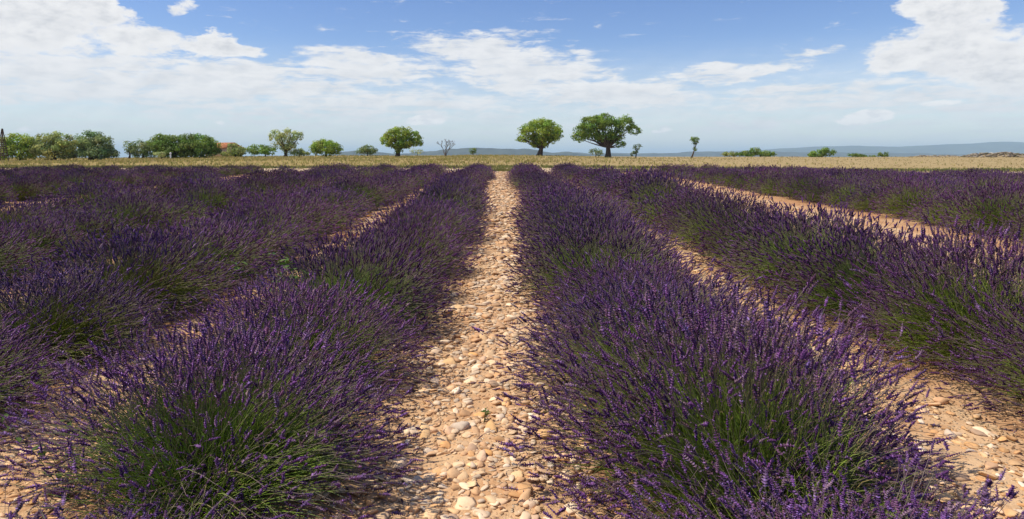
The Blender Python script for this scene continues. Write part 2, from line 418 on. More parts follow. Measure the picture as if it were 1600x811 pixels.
ridge('hills', [(800, 243), (860, 239), (960, 239.5), (1060, 238.5), (1200, 236.5), (1320, 238), (1500, 241), (1700, 243)], 6000, 800, M_HILL, 7, .04)
ridge('mountains', [(960, 243), (1080, 238), (1180, 235), (1240, 231), (1290, 228.5), (1350, 228), (1400, 229), (1450, 226.5), (1520, 224), (1570, 221.5), (1620, 223), (1750, 226), (1900, 235), (2000, 243)], 9500, 1500, M_MOUNT, 9, .02)

# ------------------------------------------------------------------ haze
hv, hf = box(0, 9500, (-64 + 236) / 2, 60000, 39000, 300)
hm, ht = mat_new("haze_air")
pv = ht.n('ShaderNodeVolumePrincipled', inp={'Color': (0.62, 0.82, 1.0, 1), 'Density': 1.05e-4, 'Anisotropy': 0.0})
ht.n('ShaderNodeOutputMaterial', inp={'Volume': pv.outputs[0]})
tag(link('haze', mesh_np('haze', hv, hf, hm)), kind='stuff')

# ------------------------------------------------------------------ stones
def ico():
    p = (1 + 5 ** .5) / 2
    v = np.array([[-1, p, 0], [1, p, 0], [-1, -p, 0], [1, -p, 0], [0, -1, p], [0, 1, p], [0, -1, -p], [0, 1, -p], [p, 0, -1], [p, 0, 1], [-p, 0, -1], [-p, 0, 1]])
    v /= np.linalg.norm(v[0])
    f = np.array([[0, 11, 5], [0, 5, 1], [0, 1, 7], [0, 7, 10], [0, 10, 11], [1, 5, 9], [5, 11, 4], [11, 10, 2], [10, 7, 6], [7, 1, 8],
                  [3, 9, 4], [3, 4, 2], [3, 2, 6], [3, 6, 8], [3, 8, 9], [4, 9, 5], [2, 4, 11], [6, 2, 10], [8, 6, 7], [9, 8, 1]])
    return v, f
def subdiv(v, f):
    v = [tuple(x) for x in v]; cache = {}; out = []
    def mid(a, b):
        k = (min(a, b), max(a, b))
        if k not in cache:
            m = (np.array(v[a]) + np.array(v[b])); m /= np.linalg.norm(m); v.append(tuple(m)); cache[k] = len(v) - 1
        return cache[k]
    for a, b, c in f:
        ab, bc, ca = mid(a, b), mid(b, c), mid(c, a)
        out += [[a, ab, ca], [b, bc, ab], [c, ca, bc], [ab, bc, ca]]
    return np.array(v), np.array(out)
IV, IF = ico(); IV2, IF2 = subdiv(IV, IF)
STONE_COLS = np.array([[.80, .56, .34], [.76, .51, .30], [.82, .60, .38], [.70, .43, .24], [.56, .35, .20], [.66, .52, .38], [.86, .68, .48], [.74, .46, .25]])
def stone_shape(rng, base):
    v = base.copy()
    for _ in range(rng.integers(9, 15)):          # planar cuts leave flat worn facets
        d = rng.normal(size=3); d /= np.linalg.norm(d); h = rng.uniform(.42, .74)
        s = v @ d; v = v - np.outer(np.clip(s - h, 0, None), d) * .97
    v *= 1 + (rng.random((len(v), 1)) - .5) * .16
    v *= np.array([1, rng.uniform(.5, .95), rng.uniform(.18, .42)])
    return v
rng = np.random.default_rng(11)
STONE_ME = []
for i in range(28):
    c = STONE_COLS[i % len(STONE_COLS)] * rng.uniform(.9, 1.08)
    v = stone_shape(rng, IV2)
    STONE_ME.append(mesh_np('stone', v, IF2, M_STONE, np.tile(c, (len(v), 1)), smooth=(i % 6 == 0)))

def stone_field(parent_name, label_x, half, dens, y0, y1, seed, n_ind, big=0.0):
    """stones of one gap between rows: the largest in view as objects, the rest joined"""
    rg = np.random.default_rng(seed)
    items = []
    ys = y0
    while ys < y1:
        step = 0.25 if ys < 12 else 1.0
        d = dens * (1.0 if ys < 6 else .62 if ys < 10 else .3 if ys < 18 else .16)
        n = rg.poisson(d * step * 2 * half)
        for _ in range(n):
            y = ys + rg.random() * step
            x = label_x(y) + float(np.clip(rg.normal() * .5, -1.25, 1.25)) * half
            k = 1.0 if ys < 6 else 1.25 if ys < 10 else 1.7 if ys < 18 else 2.3
            s = min(.006 + rg.exponential(.0125), .062) * k
            if rg.random() < .006 + big: s = rg.uniform(.05, .085)
            # bare patches
            if vn(x, y, .35, 21) < .24 and s < .05: continue
            items.append((x, y, s))
        ys += step
    items.sort(key=lambda q: -q[2] / q[1])
    root_me_parts = items[:n_ind]; rest = items[n_ind:]
    # the path itself: a thin worn sheet just above the field soil
    yl = np.concatenate([np.arange(y0, min(y1, 9), .06), np.arange(9, max(y1, 9.1), .3)]) if y0 < 9 else np.arange(y0, y1, .3)
    us = np.linspace(-1, 1, 25)
    cx = np.array([label_x(float(a)) for a in yl])
    wob = 1 + .25 * (vn(yl, yl * 0, .7, seed) - .5)
    gx = cx[:, None] + us[None, :] * half * wob[:, None]; gy = np.repeat(yl[:, None], len(us), 1)
    zz = gzs(gx, gy) + .006 + .012 * (1 - us[None, :] ** 2)
    V = np.stack([gx, gy, zz], -1).reshape(-1, 3); k = len(us)
    ii = (np.arange(len(yl) - 1)[:, None] * k + np.arange(k - 1)[None, :])
    Q = np.stack([ii, ii + 1, ii + 1 + k, ii + k], -1).reshape(-1, 4)
    root = tag(link('path', mesh_np('path', V, Q, M_PATH, smooth=True)), kind='structure')
    for (x, y, s) in root_me_parts:
        o = link('stone', STONE_ME[rg.integers(len(STONE_ME))], root)
        o.location = (x, y, float(gzs(x, y)) + .015 + s * .09)
        o.rotation_euler = (rg.normal() * .22, rg.normal() * .22, rg.random() * 6.28)
        o.scale = (s, s, s * rg.uniform(.8, 1.2))
    # rest joined
    Vs, Fs, Cs, off = [], [], [], 0
    for (x, y, s) in rest:
        v = STONE_PROTO[rg.integers(len(STONE_PROTO))] if s / y < .0065 else STONE_PROTO2[rg.integers(len(STONE_PROTO2))]
        f = IF if len(v) == len(IV) else IF2
        a = rg.random() * 6.28; ca, sa = math.cos(a), math.sin(a)
        Rm = np.array([[ca, -sa, 0], [sa, ca, 0], [0, 0, 1]])
        tx = rg.normal() * .22; Rx = np.array([[1, 0, 0], [0, math.cos(tx), -math.sin(tx)], [0, math.sin(tx), math.cos(tx)]])
        Vs.append((v * s) @ Rx.T @ Rm.T + np.array([x, y, 0])); Fs.append(f + off); off += len(v)
        Cs.append(np.tile(STONE_COLS[rg.integers(len(STONE_COLS))] * rg.uniform(.8, 1.08), (len(v), 1)))
    if Vs:
        cs = np.array([(x, y, s) for x, y, s in rest]); zz = gzs(cs[:, 0], cs[:, 1]) + .016 + cs[:, 2] * .12
        for q, z in zip(Vs, zz): q[:, 2] += z
        g = link('gravel', mesh_np('gravel', np.concatenate(Vs), np.concatenate(Fs), M_STONE, np.concatenate(Cs)), root)
        tag(g, kind='stuff')
    return root
STONE_PROTO = [stone_shape(rng, IV) for _ in range(14)]
STONE_PROTO2 = [stone_shape(rng, IV2) for _ in range(14)]
M_PATH = mat_soil("path_earth", (0.56, 0.33, 0.17), (0.66, 0.45, 0.26), (0.40, 0.20, 0.09), True, 1.1)
def gapx(a, b): return lambda y: (row_x(a, y) + row_x(b, y)) / 2
stone_field('path', gapx(-1.25, 1.27), .60, 1350, 2.2, 37.8, 1, 300, .004)
stone_field('path', gapx(-3.62, -1.25), .50, 620, 2.4, 30, 2, 130)
stone_field('path', gapx(1.27, 3.58), .50, 620, 2.4, 30, 3, 150)
stone_field('path', lambda y: 6.3 + .1 * math.sin(y), 1.5, 170, 6.0, 36, 4, 90)

# ------------------------------------------------------------------ lavender
PUR = np.array([[.110, .048, .140], [.140, .064, .180], [.075, .035, .100], [.150, .076, .135], [.115, .072, .080], [.17, .10, .20], [.20, .15, .17], [.125, .055, .165]])
def lav_arrays(seed, n, lod):
    """one plant, base at the origin: returns stems, spikes, foliage (verts, faces, colours)"""
    rg = np.random.default_rng(seed)
    ct = rg.uniform(.03, 1.0, n) ** .95
    th = np.arccos(ct); ph = rg.uniform(0, 2 * np.pi, n)
    # uneven fan: a few tufts lean their own way and a few azimuths are thinner
    rad = rg.uniform(.80, 1.06, n) * (1 + .08 * np.sin(3 * ph + seed) + .06 * np.sin(5 * ph + 2 * seed))
    a, b, h = .84, .75, .76
    # neighbours along the row part here: the fan of stems is open on the two sides along the row
    op = np.sin(ph) ** 2 * sstep(th, .50, .8) * (1 - .7 * sstep(th, 1.25, 1.5))
    rad = np.where(rg.random(n) < .66 * op, rad * rg.uniform(.42, .8, n), rad)
    tip = np.stack([a * np.sin(th) * np.cos(ph), b * np.sin(th) * np.sin(ph), h * np.cos(th) ** .85], 1) * rad[:, None]
    tuft = rg.normal(size=(34, 3)) * np.array([.10, .12, .035]); tip += tuft[(rg.integers(0, 26, n))]
    tip[:, 2] = np.maximum(tip[:, 2], .05 + .06 * rg.random(n))
    b0 = np.stack([tip[:, 0] * .22, tip[:, 1] * .52, np.full(n, .06)], 1) + rg.normal(size=(n, 3)) * np.array([.055, .10, .015])
    L = np.linalg.norm(tip - b0, axis=1, keepdims=True)
    c0 = b0 + (tip - b0) * .45 + np.array([0, 0, 1.]) * L * (.10 + .12 * rg.random((n, 1))) * np.sin(th)[:, None] + rg.normal(size=(n, 3)) * .075
    K = (7, 5, 4, 3)[lod]
    t = np.linspace(0, 1, K)[None, :, None]
    P = (1 - t) ** 2 * b0[:, None] + 2 * t * (1 - t) * c0[:, None] + t ** 2 * tip[:, None]
    w0 = (.0019, .0024, .0036, .0056)[lod]
    Rd = w0 * (1 - .45 * t[..., 0]) * np.ones((n, 1))
    green = np.array([.22, .32, .035]) * rg.uniform(.6, 1.35, (n, 1))
    green[rg.random(n) < .10] = np.array([.30, .25, .10])
    top = np.array([.165, .112, .118]) * rg.uniform(.7, 1.4, (n, 1))
    mixk = sstep(np.broadcast_to(t[..., 0], (n, K)), .55, .95)[..., None]
    col = green[:, None] * (1 - mixk) + top[:, None] * mixk
    keep = np.ones(n, bool)
    stems = tubes(P, Rd, 3, col)
    # spikes
    d = P[:, -1] - P[:, -2]; d /= np.linalg.norm(d, axis=1, keepdims=True)
    d = d + np.array([0, 0, .25]) + rg.normal(size=(n, 3)) * .27; d /= np.linalg.norm(d, axis=1, keepdims=True)
    ln = rg.uniform(.042, .078, n) * (1, 1, 1.1, 1.25)[lod]
    wd = rg.uniform(.0058, .0085, n) * (.84, .92, 1.2, 2.1)[lod]
    pale = rg.random(n) < .07
    bare = rg.random(n) < .52 * op + .06 + .22 * sstep(th, 1.05, 1.4)
    ln = np.where(bare, ln * .5, ln); wd = np.where(bare, wd * .55, wd)
    pc = PUR[rg.integers(0, len(PUR), n)] * np.array([.96, .82, 1.0]) * rg.uniform(.75, 1.3, (n, 1))
    return stems, (tip, d, ln, wd, pc), rg
def spikes_mesh(tip, d, ln, wd, pc, lod, rg):
    n = len(tip)
    prof = {0: ([0, .1, .35, .7, 1], [.3, .55, .62, .45, .1]), 1: ([0, .12, .3, .5, .75, 1], [.3, 1.1, .7, 1.15, .75, .12]),
            2: ([0, .25, .7, 1], [.4, 1.1, .9, .15]), 3: ([0, .4, 1], [.4, 1.1, .3])}[lod]
    tt = np.array(prof[0]); rr = np.array(prof[1])
    bend = rg.normal(size=(n, 1, 3)) * .10 * ln[:, None, None]
    P = tip[:, None] + d[:, None] * (ln[:, None] * tt)[..., None] + bend * (tt ** 2)[None, :, None]
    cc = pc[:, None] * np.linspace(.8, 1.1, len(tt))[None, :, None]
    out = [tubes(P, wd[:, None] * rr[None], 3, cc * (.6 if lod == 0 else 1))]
    if lod == 0:
        A = np.cross(d, np.array([.3, .5, .8])); A /= np.linalg.norm(A, axis=1, keepdims=True); B = np.cross(d, A)
        wh = np.array([-.35, .04, .2, .36, .52, .68, .84, .97]); wr = np.array([.7, 1., 1.1, 1.1, 1., .9, .75, .5])
        m, k = len(wh), 5
        ang = rg.random((n, m, 1)) * 6.28 + np.arange(k) * 2 * np.pi / k + rg.normal(size=(n, m, k)) * .25
        o = A[:, None, None] * np.cos(ang)[..., None] + B[:, None, None] * np.sin(ang)[..., None]
        c = tip[:, None] + d[:, None] * (ln[:, None] * wh)[..., None] + bend * (np.clip(wh, 0, 1) ** 2)[None, :, None]
        sz = (wd[:, None] * wr)[..., None, None] * rg.uniform(.7, 1.35, (n, m, k, 1))
        base = c[:, :, None] + o * sz * .25
        ap = c[:, :, None] + o * sz * 1.25 + d[:, None, None] * sz * .9
        sd_ = np.cross(o, d[:, None, None])
        v0 = base + sd_ * sz * .42; v1 = base - sd_ * sz * .42; v2 = base + d[:, None, None] * sz * .9 ; 
        V = np.stack([v0, v1, v2, ap], 3).reshape(-1, 3)
        N = n * m * k; i = np.arange(N)[:, None] * 4
        T = np.concatenate([i + [0, 1, 3], i + [1, 2, 3], i + [2, 0, 3]])
        fc = np.repeat(pc[:, None], m * k, 1).reshape(-1, 3) * rg.uniform(.7, 1.45, (N, 1))
        br = rg.random(N) < .12; fc[br] = fc[br] * .3 + np.array([.26, .15, .42]) * .9
        out.append((V, T, np.repeat(fc, 4, 0)))
    return join(out)
def foliage_mesh(seed, n, s, rg):
    """narrow grey-green leaves packed round the woody base"""
    ct = rg.uniform(0, 1, n); th = np.arccos(ct); ph = rg.uniform(0, 6.2832, n)
    r = rg.uniform(.35, 1.0, n) ** .7 * .56
    c = np.stack([1.05 * np.sin(th) * np.cos(ph), .92 * np.sin(th) * np.sin(ph), .84 * np.cos(th)], 1) * r[:, None] + np.array([0, 0, .03])
    d = c / np.linalg.norm(c, axis=1, keepdims=True) + rg.normal(size=(n, 3)) * .45 + np.array([0, 0, .35])
    d /= np.linalg.norm(d, axis=1, keepdims=True)
    sd_ = np.cross(d, rg.normal(size=(n, 3))); sd_ /= np.linalg.norm(sd_, axis=1, keepdims=True)
    L = rg.uniform(.04, .08, n)[:, None] * s; wdt = rg.uniform(.0022, .0042, n)[:, None] * s
    V = np.stack([c - sd_ * wdt * .5, c + sd_ * wdt * .5, c + d * L * .6 + sd_ * wdt, c + d * L, c + d * L * .6 - sd_ * wdt], 1).reshape(-1, 3)
    i = np.arange(n)[:, None] * 5
    Q = (i + [0, 1, 2, 4]); T = (i + [4, 2, 3])
    col = np.array([.145, .215, .030]) * rg.uniform(.55, 1.5, (n, 1))
    dry = rg.random(n) < .08; col[dry] = np.array([.22, .16, .08])
    return V, [Q, T], np.repeat(col, 5, 0)

N_BY_LOD = (3300, 2600, 1700, 850)
NL_BY_LOD = (3600, 2200, 1100, 500)
N_SINGLE = 110
# short spikes that can be told apart in the foreground share six meshes
SPIKE_ME = []
rgs = np.random.default_rng(5)
for i in range(6):
    one = spikes_mesh(np.zeros((1, 3)), np.array([[0, 0, 1.]]), np.array([.062]), np.array([.0075]), PUR[i % 6][None], 0, rgs)
    SPIKE_ME.append(mesh_np('flower_spike', one[0], one[1], M_FLOWER, one[2]))
PROTO = {}
FARDATA = []
def make_proto(lod, k):
    stems, sp_, rg = lav_arrays(100 + lod * 10 + k, N_BY_LOD[lod], lod)
    tip, d, ln, wd, pc = sp_
    root = empty('lavender_plant', (0, 0, -50))
    sing = []
    if lod == 0:
        # singles: outermost spikes
        rr = np.linalg.norm(tip / np.array([.97, .8, .73]), axis=1)
        idx = np.argsort(-rr)[:N_SINGLE * 3:3]
        sing = list(idx); keep = np.ones(len(tip), bool); keep[idx] = False
    else: keep = np.ones(len(tip), bool)
    sm = spikes_mesh(tip[keep], d[keep], ln[keep], wd[keep], pc[keep], lod, rg)
    tag(link('stems', mesh_np('stems', stems[0], stems[1], M_STEM, stems[2]), root), kind='stuff')
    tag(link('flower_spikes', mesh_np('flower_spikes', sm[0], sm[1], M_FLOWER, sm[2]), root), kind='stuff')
    fm = foliage_mesh(0, NL_BY_LOD[lod], (1, 1.2, 1.7, 2.6)[lod], rg)
    tag(link('leaves', mesh_np('leaves', fm[0], fm[1], M_LEAF, fm[2]), root), kind='stuff')
    for j in sing:
        o = link('flower_spike', SPIKE_ME[int(j) % 6], root)
        o.location = tip[j]; s = ln[j] / .062
        o.rotation_euler = Vector(d[j]).to_track_quat('Z', 'Y').to_euler(); o.scale = (s, s, s)
    if lod == 3: FARDATA.append((join([(sm[0], sm[1], sm[2])]), stems, fm))
    return root
NVAR = (3, 3, 3, 3)
for lod in range(4):
    for k in range(NVAR[lod]): PROTO[(lod, k)] = make_proto(lod, k)

def copy_plant(src, loc, rz, sc):
    r = src.copy(); C.objects.link(r); r.location = loc; r.rotation_euler = (0, 0, rz); r.scale = sc
    for ch in src.children:
        c = ch.copy(); C.objects.link(c); c.parent = r
    return r
ORD = ['first', 'second', 'third', 'fourth', 'fifth', 'sixth', 'seventh', 'eighth', 'ninth', 'tenth', 'eleventh', 'twelfth', 'thirteenth',
       'fourteenth', 'fifteenth', 'sixteenth', 'seventeenth', 'eighteenth', 'nineteenth', 'twentieth']
def ordn(i): return ORD[i] if i < 20 else ('twenty-' + ORD[i - 20] if i < 29 else 'thirtieth' if i == 29 else 'thirty-' + ORD[i - 30])
rng = np.random.default_rng(77)
plants = []
for side, rows in (('left', ROWS_L), ('right', ROWS_R)):
    for ri, X in enumerate(rows):
        first = {1.27: 2.95, -1.25: 3.15}.get(X, max(2.2, abs(X) / .93 - .6))
        if X == -3.62: first = 3.75
        if X == 3.58: first = 3.7
        y = first; cnt = 0
        if abs(X) < 2: plants.append([side, ri, -1, row_x(X, 1.9), 1.85])
        end = FIELD_END - .4 + .5 * math.sin(X * 2.1)
        while y < end:
            x = row_x(X, y) + rng.normal() * .05
            plants.append([side, ri, cnt, x, y + rng.normal() * .06]); cnt += 1
            y += rng.uniform(1.10, 1.40)
plants.sort(key=lambda q: math.hypot(q[3], q[4]))
far_parts = {'stems': [], 'spikes': [], 'leaves': []}
FRONT = {('left', 0, 0): 'broad foreground lavender bush with an open green fan of stems, left of the stony path',
         ('right', 0, 0): 'largest foreground lavender bush, dense violet flowers, right of the stony path',
         ('left', 1, 0): 'lavender bush with bare green stems cut by the left picture edge, second row',
         ('right', 1, 0): 'nearest lavender bush cut by the right picture edge, second row right of the path'}
used = set()
for i, (side, ri, cnt, x, y) in enumerate(plants):
    D = y
    lod = 0 if y < 5.6 else 1 if y < 11.5 else 2 if y < 21 else 3
    if i >= 300: lod = 3
    k = int(rng.integers(NVAR[lod]))
    near = 1.0
    sx = rng.uniform(.86, 1.10) * near; sz = rng.uniform(.74, 1.14)
    if side == 'right' and ri == 1: sz += .20 * (1 - float(sstep(y, 14, 24)))
    if side == 'right' and ri <= 1: sx *= 1.06 if ri == 0 else 1.12
    if cnt < 0: sz *= .52 if side == 'left' else .68
    if side == 'left' and y > 6: sx *= .97
    if side == 'left' and ri == 0: sx = min(sx, .98) * (1.07 if y < 4 else .97 if y < 6 else 1)
    if side == 'left' and ri == 1: sx = max(sx, 1.04)
    if side == 'right': sz *= 1 - .18 * float(sstep(x, 10, 20))
    sx *= 1 - .14 * float(sstep(y, 13, 28))
    sz *= 1 - .27 * float(sstep(y, 14, 34)) - .14 * float(sstep(-x, 8, 20))
    rz = rng.uniform(-.3, .3) + (math.pi if rng.random() < .5 else 0)
    if ri >= 4 or (side == 'right' and ri >= 2): sz *= 1.02
    loc = (x, y, float(gz(x, y)) - .01)
    if i < 300:
        if (lod, k) not in used: r = PROTO[(lod, k)]; used.add((lod, k)); r.location = loc; r.rotation_euler = (0, 0, rz); r.scale = (sx, sx, sz)
        else: r = copy_plant(PROTO[(lod, k)], loc, rz, (sx, sx, sz))
        if cnt < 0: FRONT[(side, ri, cnt)] = f'lavender bush cut by the bottom picture edge, {side} of the stony path'
        lab = FRONT.get((side, ri, cnt)) or f"{ordn(cnt)} lavender bush from the front in the {ORD[ri]} row {side} of the stony path"
        tag(r, lab, 'lavender', 'lavender bushes planted in rows')
    else:
        ca, sa = math.cos(rz), math.sin(rz); Rm = np.array([[ca, -sa, 0], [sa, ca, 0], [0, 0, 1]])
        (sm, st, fm) = FARDATA[k]
        for nm, q in (('spikes', sm), ('stems', st), ('leaves', fm)):
            far_parts[nm].append(((q[0] * np.array([sx, sx, sz])) @ Rm.T + np.array(loc), q[1], q[2]))
for key, r in PROTO.items():
    if key not in used:
        for ch in list(r.children): bpy.data.objects.remove(ch)
        bpy.data.objects.remove(r)
if far_parts['spikes']:
    root = empty('far_lavender', (0, FIELD_END, 0)); tag(root, 'farthest lavender bushes merging into one purple mass at the edge of the field', 'lavender', None, 'stuff')
    for nm, mt in (('spikes', M_FLOWER), ('stems', M_STEM), ('leaves', M_LEAF)):
        q = join(far_parts[nm]); o = link({'spikes': 'flower_spikes', 'stems': 'stems', 'leaves': 'leaves'}[nm], mesh_np('far_' + nm, q[0], q[1], mt, q[2]), root, (0, -FIELD_END, 0))
        tag(o, kind='stuff')

# ------------------------------------------------------------------ litter along the rows
def litter():
    rg = np.random.default_rng(9); pts = []
    for X in (-3.62, -1.25, 1.27, 3.58):
        y = 2.3
        while y < 9:
            for _ in range(rg.poisson(240)):
                yy = y + rg.random() * .25; s = rg.choice([-1, 1])
                pts.append((row_x(X, yy) + s * rg.normal(.68, .20), yy))
            y += .25
    p = np.array(pts); n = len(p)
    z = gzs(p[:, 0], p[:, 1]) + .014 + rg.random(n) * .012
    c = np.stack([p[:, 0], p[:, 1], z], 1)
    d = rg.normal(size=(n, 3)) * np.array([1, 1, .18]); d /= np.linalg.norm(d, axis=1, keepdims=True)
    s = np.cross(d, np.array([0, 0, 1.]) + rg.normal(size=(n, 3)) * .3); s /= np.linalg.norm(s, axis=1, keepdims=True)
    L = rg.uniform(.012, .05, n)[:, None]; wdt = rg.uniform(.0015, .007, n)[:, None]
    up = np.array([0, 0, .003])
    V = np.stack([c - d * L * .5, c + s * wdt + up, c + d * L * .5, c - s * wdt], 1).reshape(-1, 3)
    Q = np.arange(n)[:, None] * 4 + [0, 1, 2, 3]
    cols = np.array([[.16, .075, .04], [.10, .055, .035], [.22, .13, .07], [.13, .075, .09], [.30, .22, .12]])
    col = cols[rg.integers(0, 5, n)] * rg.uniform(.7, 1.2, (n, 1))
    tag(link('plant_litter', mesh_np('plant_litter', V, Q, M_GRASS, np.repeat(col, 4, 0))), 'dry brown leaf litter and fallen florets along the lavender row edges', 'litter', None, 'stuff')
litter()

# ------------------------------------------------------------------ leafy weeds
def weed(x, y, h, n, label, seed, z0=0.0, col=(.07, .12, .02)):
    rg = np.random.default_rng(seed)
    root = empty('weed', (x, y, float(gz(x, y)) + z0)); tag(root, label, 'weed')
    ns = max(3, n // 9)
    tipv = np.stack([rg.normal(size=ns) * h * .35, rg.normal(size=ns) * h * .35, h * rg.uniform(.6, 1, ns)], 1)
    t = np.linspace(0, 1, 5)[None, :, None]
    P = tipv[:, None] * t + np.array([0, 0, .1 * h]) * np.sin(t * 3.14)
    st = tubes(P, np.full((ns, 5), .003) * (1 - .6 * t[..., 0]), 4, np.tile(np.array(col) * .9, (ns, 5, 1)))
    link('stem', mesh_np('stem', st[0], st[1], M_LEAF, st[2]), root)
    leafs = []
    for _ in range(4):
        L = .025 + h * rg.uniform(.05, .09); wv = L * rg.uniform(.14, .22); u = np.linspace(0, 1, 5)
        prof = np.sin(u * 3.14) ** .7 * wv; cv = -.5 * L * u ** 2 * .6
        V = np.concatenate([np.stack([-prof, u * L, cv + prof * .3], 1), np.stack([prof * 0, u * L, cv], 1), np.stack([prof, u * L, cv + prof * .3], 1)])
        i = np.arange(4)[:, None]; Q = np.concatenate([i + [0, 5, 6, 1], i + [5, 10, 11, 6]])
        leafs.append(mesh_np('leaf', V, Q, M_LEAF, np.tile(np.array(col) * rg.uniform(.8, 1.4), (15, 1)), smooth=True))
    for k in range(n):
        s = rg.integers(ns); q = rg.uniform(.2, 1); p = P[s, 0] * (1 - q) + P[s, -1] * q + np.array([0, 0, .1 * h * math.sin(q * 3.14)])
        o = link('leaf', leafs[k % 4], root); o.location = p
        o.rotation_euler = (rg.uniform(-.1, .8), rg.normal() * .4, rg.random() * 6.28)
weed(-.10, 3.72, .10, 12, 'small green weed with pointed leaves growing among the stones of the central path', 1)
weed(-2.0, 2.95, .42, 46, 'bright green leafy weed in the bottom left corner beside the foreground lavender', 2)
weed(-1.62, 5.1, .74, 90, 'tall leafy green weed pushing up through the left lavender row', 3, .12)
weed(-2.15, 3.6, .34, 26, 'low leafy weed behind the foreground lavender bush on the left', 4)

# ------------------------------------------------------------------ trees and shrubs
def P3(px, py, D): return np.array([(px - 783) / F * D, D, EYE + (243 - py) / F * D])
def leaf_cards(cent, nrm, size, rg, col):
    n = len(cent)
    nn = nrm + rg.normal(size=(n, 3)) * .55 + np.array([0, 0, .35]); nn /= np.linalg.norm(nn, axis=1, keepdims=True) + 1e-9
    a = np.cross(nn, rg.normal(size=(n, 3))); a /= np.linalg.norm(a, axis=1, keepdims=True) + 1e-9
    b = np.cross(nn, a)
    s = size * rg.uniform(.55, 1.25, (n, 1))
    V = np.stack([cent - a * s * .5, cent + b * s * .32 + nn * s * .1, cent + a * s * .6, cent - b * s * .32 + nn * s * .1], 1).reshape(-1, 3)
    Q = np.arange(n)[:, None] * 4 + [0, 1, 2, 3]
    return V, Q, np.repeat(col, 4, 0)
GREENS = {'bright': (.30, .42, .06), 'mid': (.21, .34, .06), 'dark': (.17, .27, .05), 'olive': (.34, .41, .14), 'pale': (.44, .52, .22), 'blue': (.24, .33, .13)}
def tree(name, label, cat, D, base, blobs, tone, seed, leaf=.32, dens=1.0, trunk=None, group=None, trunk_r=.3, bark=None, spread=1.0, clump=.24):
    """blobs: (photo x, y, rx, ry) outlines of the crown masses, turned into real ellipsoids D metres away"""
    rg = np.random.default_rng(seed)
    bx = (base - 783) / F * D; gz0 = float(gz(bx, D)) - .05
    root = empty(name, (bx, D, gz0)); tag(root, label, cat, group)
    O = np.array([bx, D, gz0])
    Vs = []; cents = []
    hb = max(b[1] + b[3] for b in blobs); ht = min(b[1] - b[3] for b in blobs)
    for (x, y, rx, ry) in blobs:
        if D < 109: rx, ry = rx * 1.12, ry * 1.06
        RX, RZ = rx / F * D, ry / F * D; RY = RX * .85
        c = P3(x, y, D) + np.array([0, rg.normal() * RX * .25 * spread, 0]); cents.append((c, RX, RZ))
        cr = clump * math.sqrt(RX * RZ) + .12
        nc = int(max(6, 9.0 * (RX * RX * RZ) ** (2 / 3) / cr ** 2 * .42))
        u = rg.normal(size=(nc, 3)); u /= np.linalg.norm(u, axis=1, keepdims=True)
        rr = rg.uniform(.45, 1.0, nc) ** .6
        cc = c + u * rr[:, None] * np.array([RX, RY, RZ]) * rg.uniform(.86, 1.08, (nc, 1))
        for q, uu in zip(cc, u):
            r = cr * rg.uniform(.6, 1.35)
            nl = int(max(5, dens * 22 * (r / leaf) ** 2 * .55))
            v = rg.normal(size=(nl, 3)); v /= np.linalg.norm(v, axis=1, keepdims=True)
            pos = q + v * r * rg.uniform(.5, 1.1, (nl, 1)) * np.array([1.15, 1.15, .75])
            tt = np.array(GREENS[tone]) * rg.uniform(.62, 1.3) * np.array([rg.uniform(.85, 1.2), 1, 1])
            cl = tt * rg.uniform(.7, 1.35, (nl, 1)) * np.array([rg.uniform(.9, 1.15), 1, rg.uniform(.8, 1.1)])
            ok = pos[:, 2] > gz0 + .1
            Vs.append(leaf_cards(pos[ok] - O, (v + uu * .5)[ok], leaf, rg, cl[ok]))
    q = join(Vs)
    link('crown', mesh_np('crown', q[0], q[1], M_CROWN, q[2]), root)
    # trunk and limbs
    bm = bark or M_BARK
    fk = P3(trunk[0], trunk[1], D) if trunk else P3(base, (hb * .6 + ht * .4), D)
    fk = fk - O
    H = max(fk[2], .3); fk[2] = H
    t = np.linspace(0, 1, 6)[None, :, None]
    mid_ = fk * .5 + np.array([rg.normal() * .05, 0, 0]) * H
    P = (1 - t) ** 2 * np.zeros((1, 1, 3)) + 2 * t * (1 - t) * mid_ + t ** 2 * fk
    rad = trunk_r * (1.45 - .75 * np.sqrt(t[..., 0]))
    a = tubes(P, rad, 9)
    link('trunk', mesh_np('trunk', a[0], a[1], bm, smooth=True), root)
    for c, RX, RZ in cents:
        e = c - O + np.array([0, 0, RZ * .1]); nb = 3
        tgt = np.array([e + rg.normal(size=3) * np.array([RX, RX, RZ]) * .45 for _ in range(nb)])
        Lm = np.linalg.norm(tgt - fk, axis=1)
        m2 = fk + (tgt - fk) * .5 + rg.normal(size=(nb, 3)) * Lm[:, None] * .10 - np.array([0, 0, .06]) * Lm[:, None]
        P = (1 - t) ** 2 * (fk * .93)[None, None] + 2 * t * (1 - t) * m2[:, None] + t ** 2 * tgt[:, None]
        a = tubes(P, trunk_r * .36 * (1 - .85 * t[..., 0]) * np.ones((nb, 1)), 6)
        link('limb', mesh_np('limb', a[0], a[1], bm, smooth=True), root)
    return root
G1 = 'trees and shrubs along the horizon'
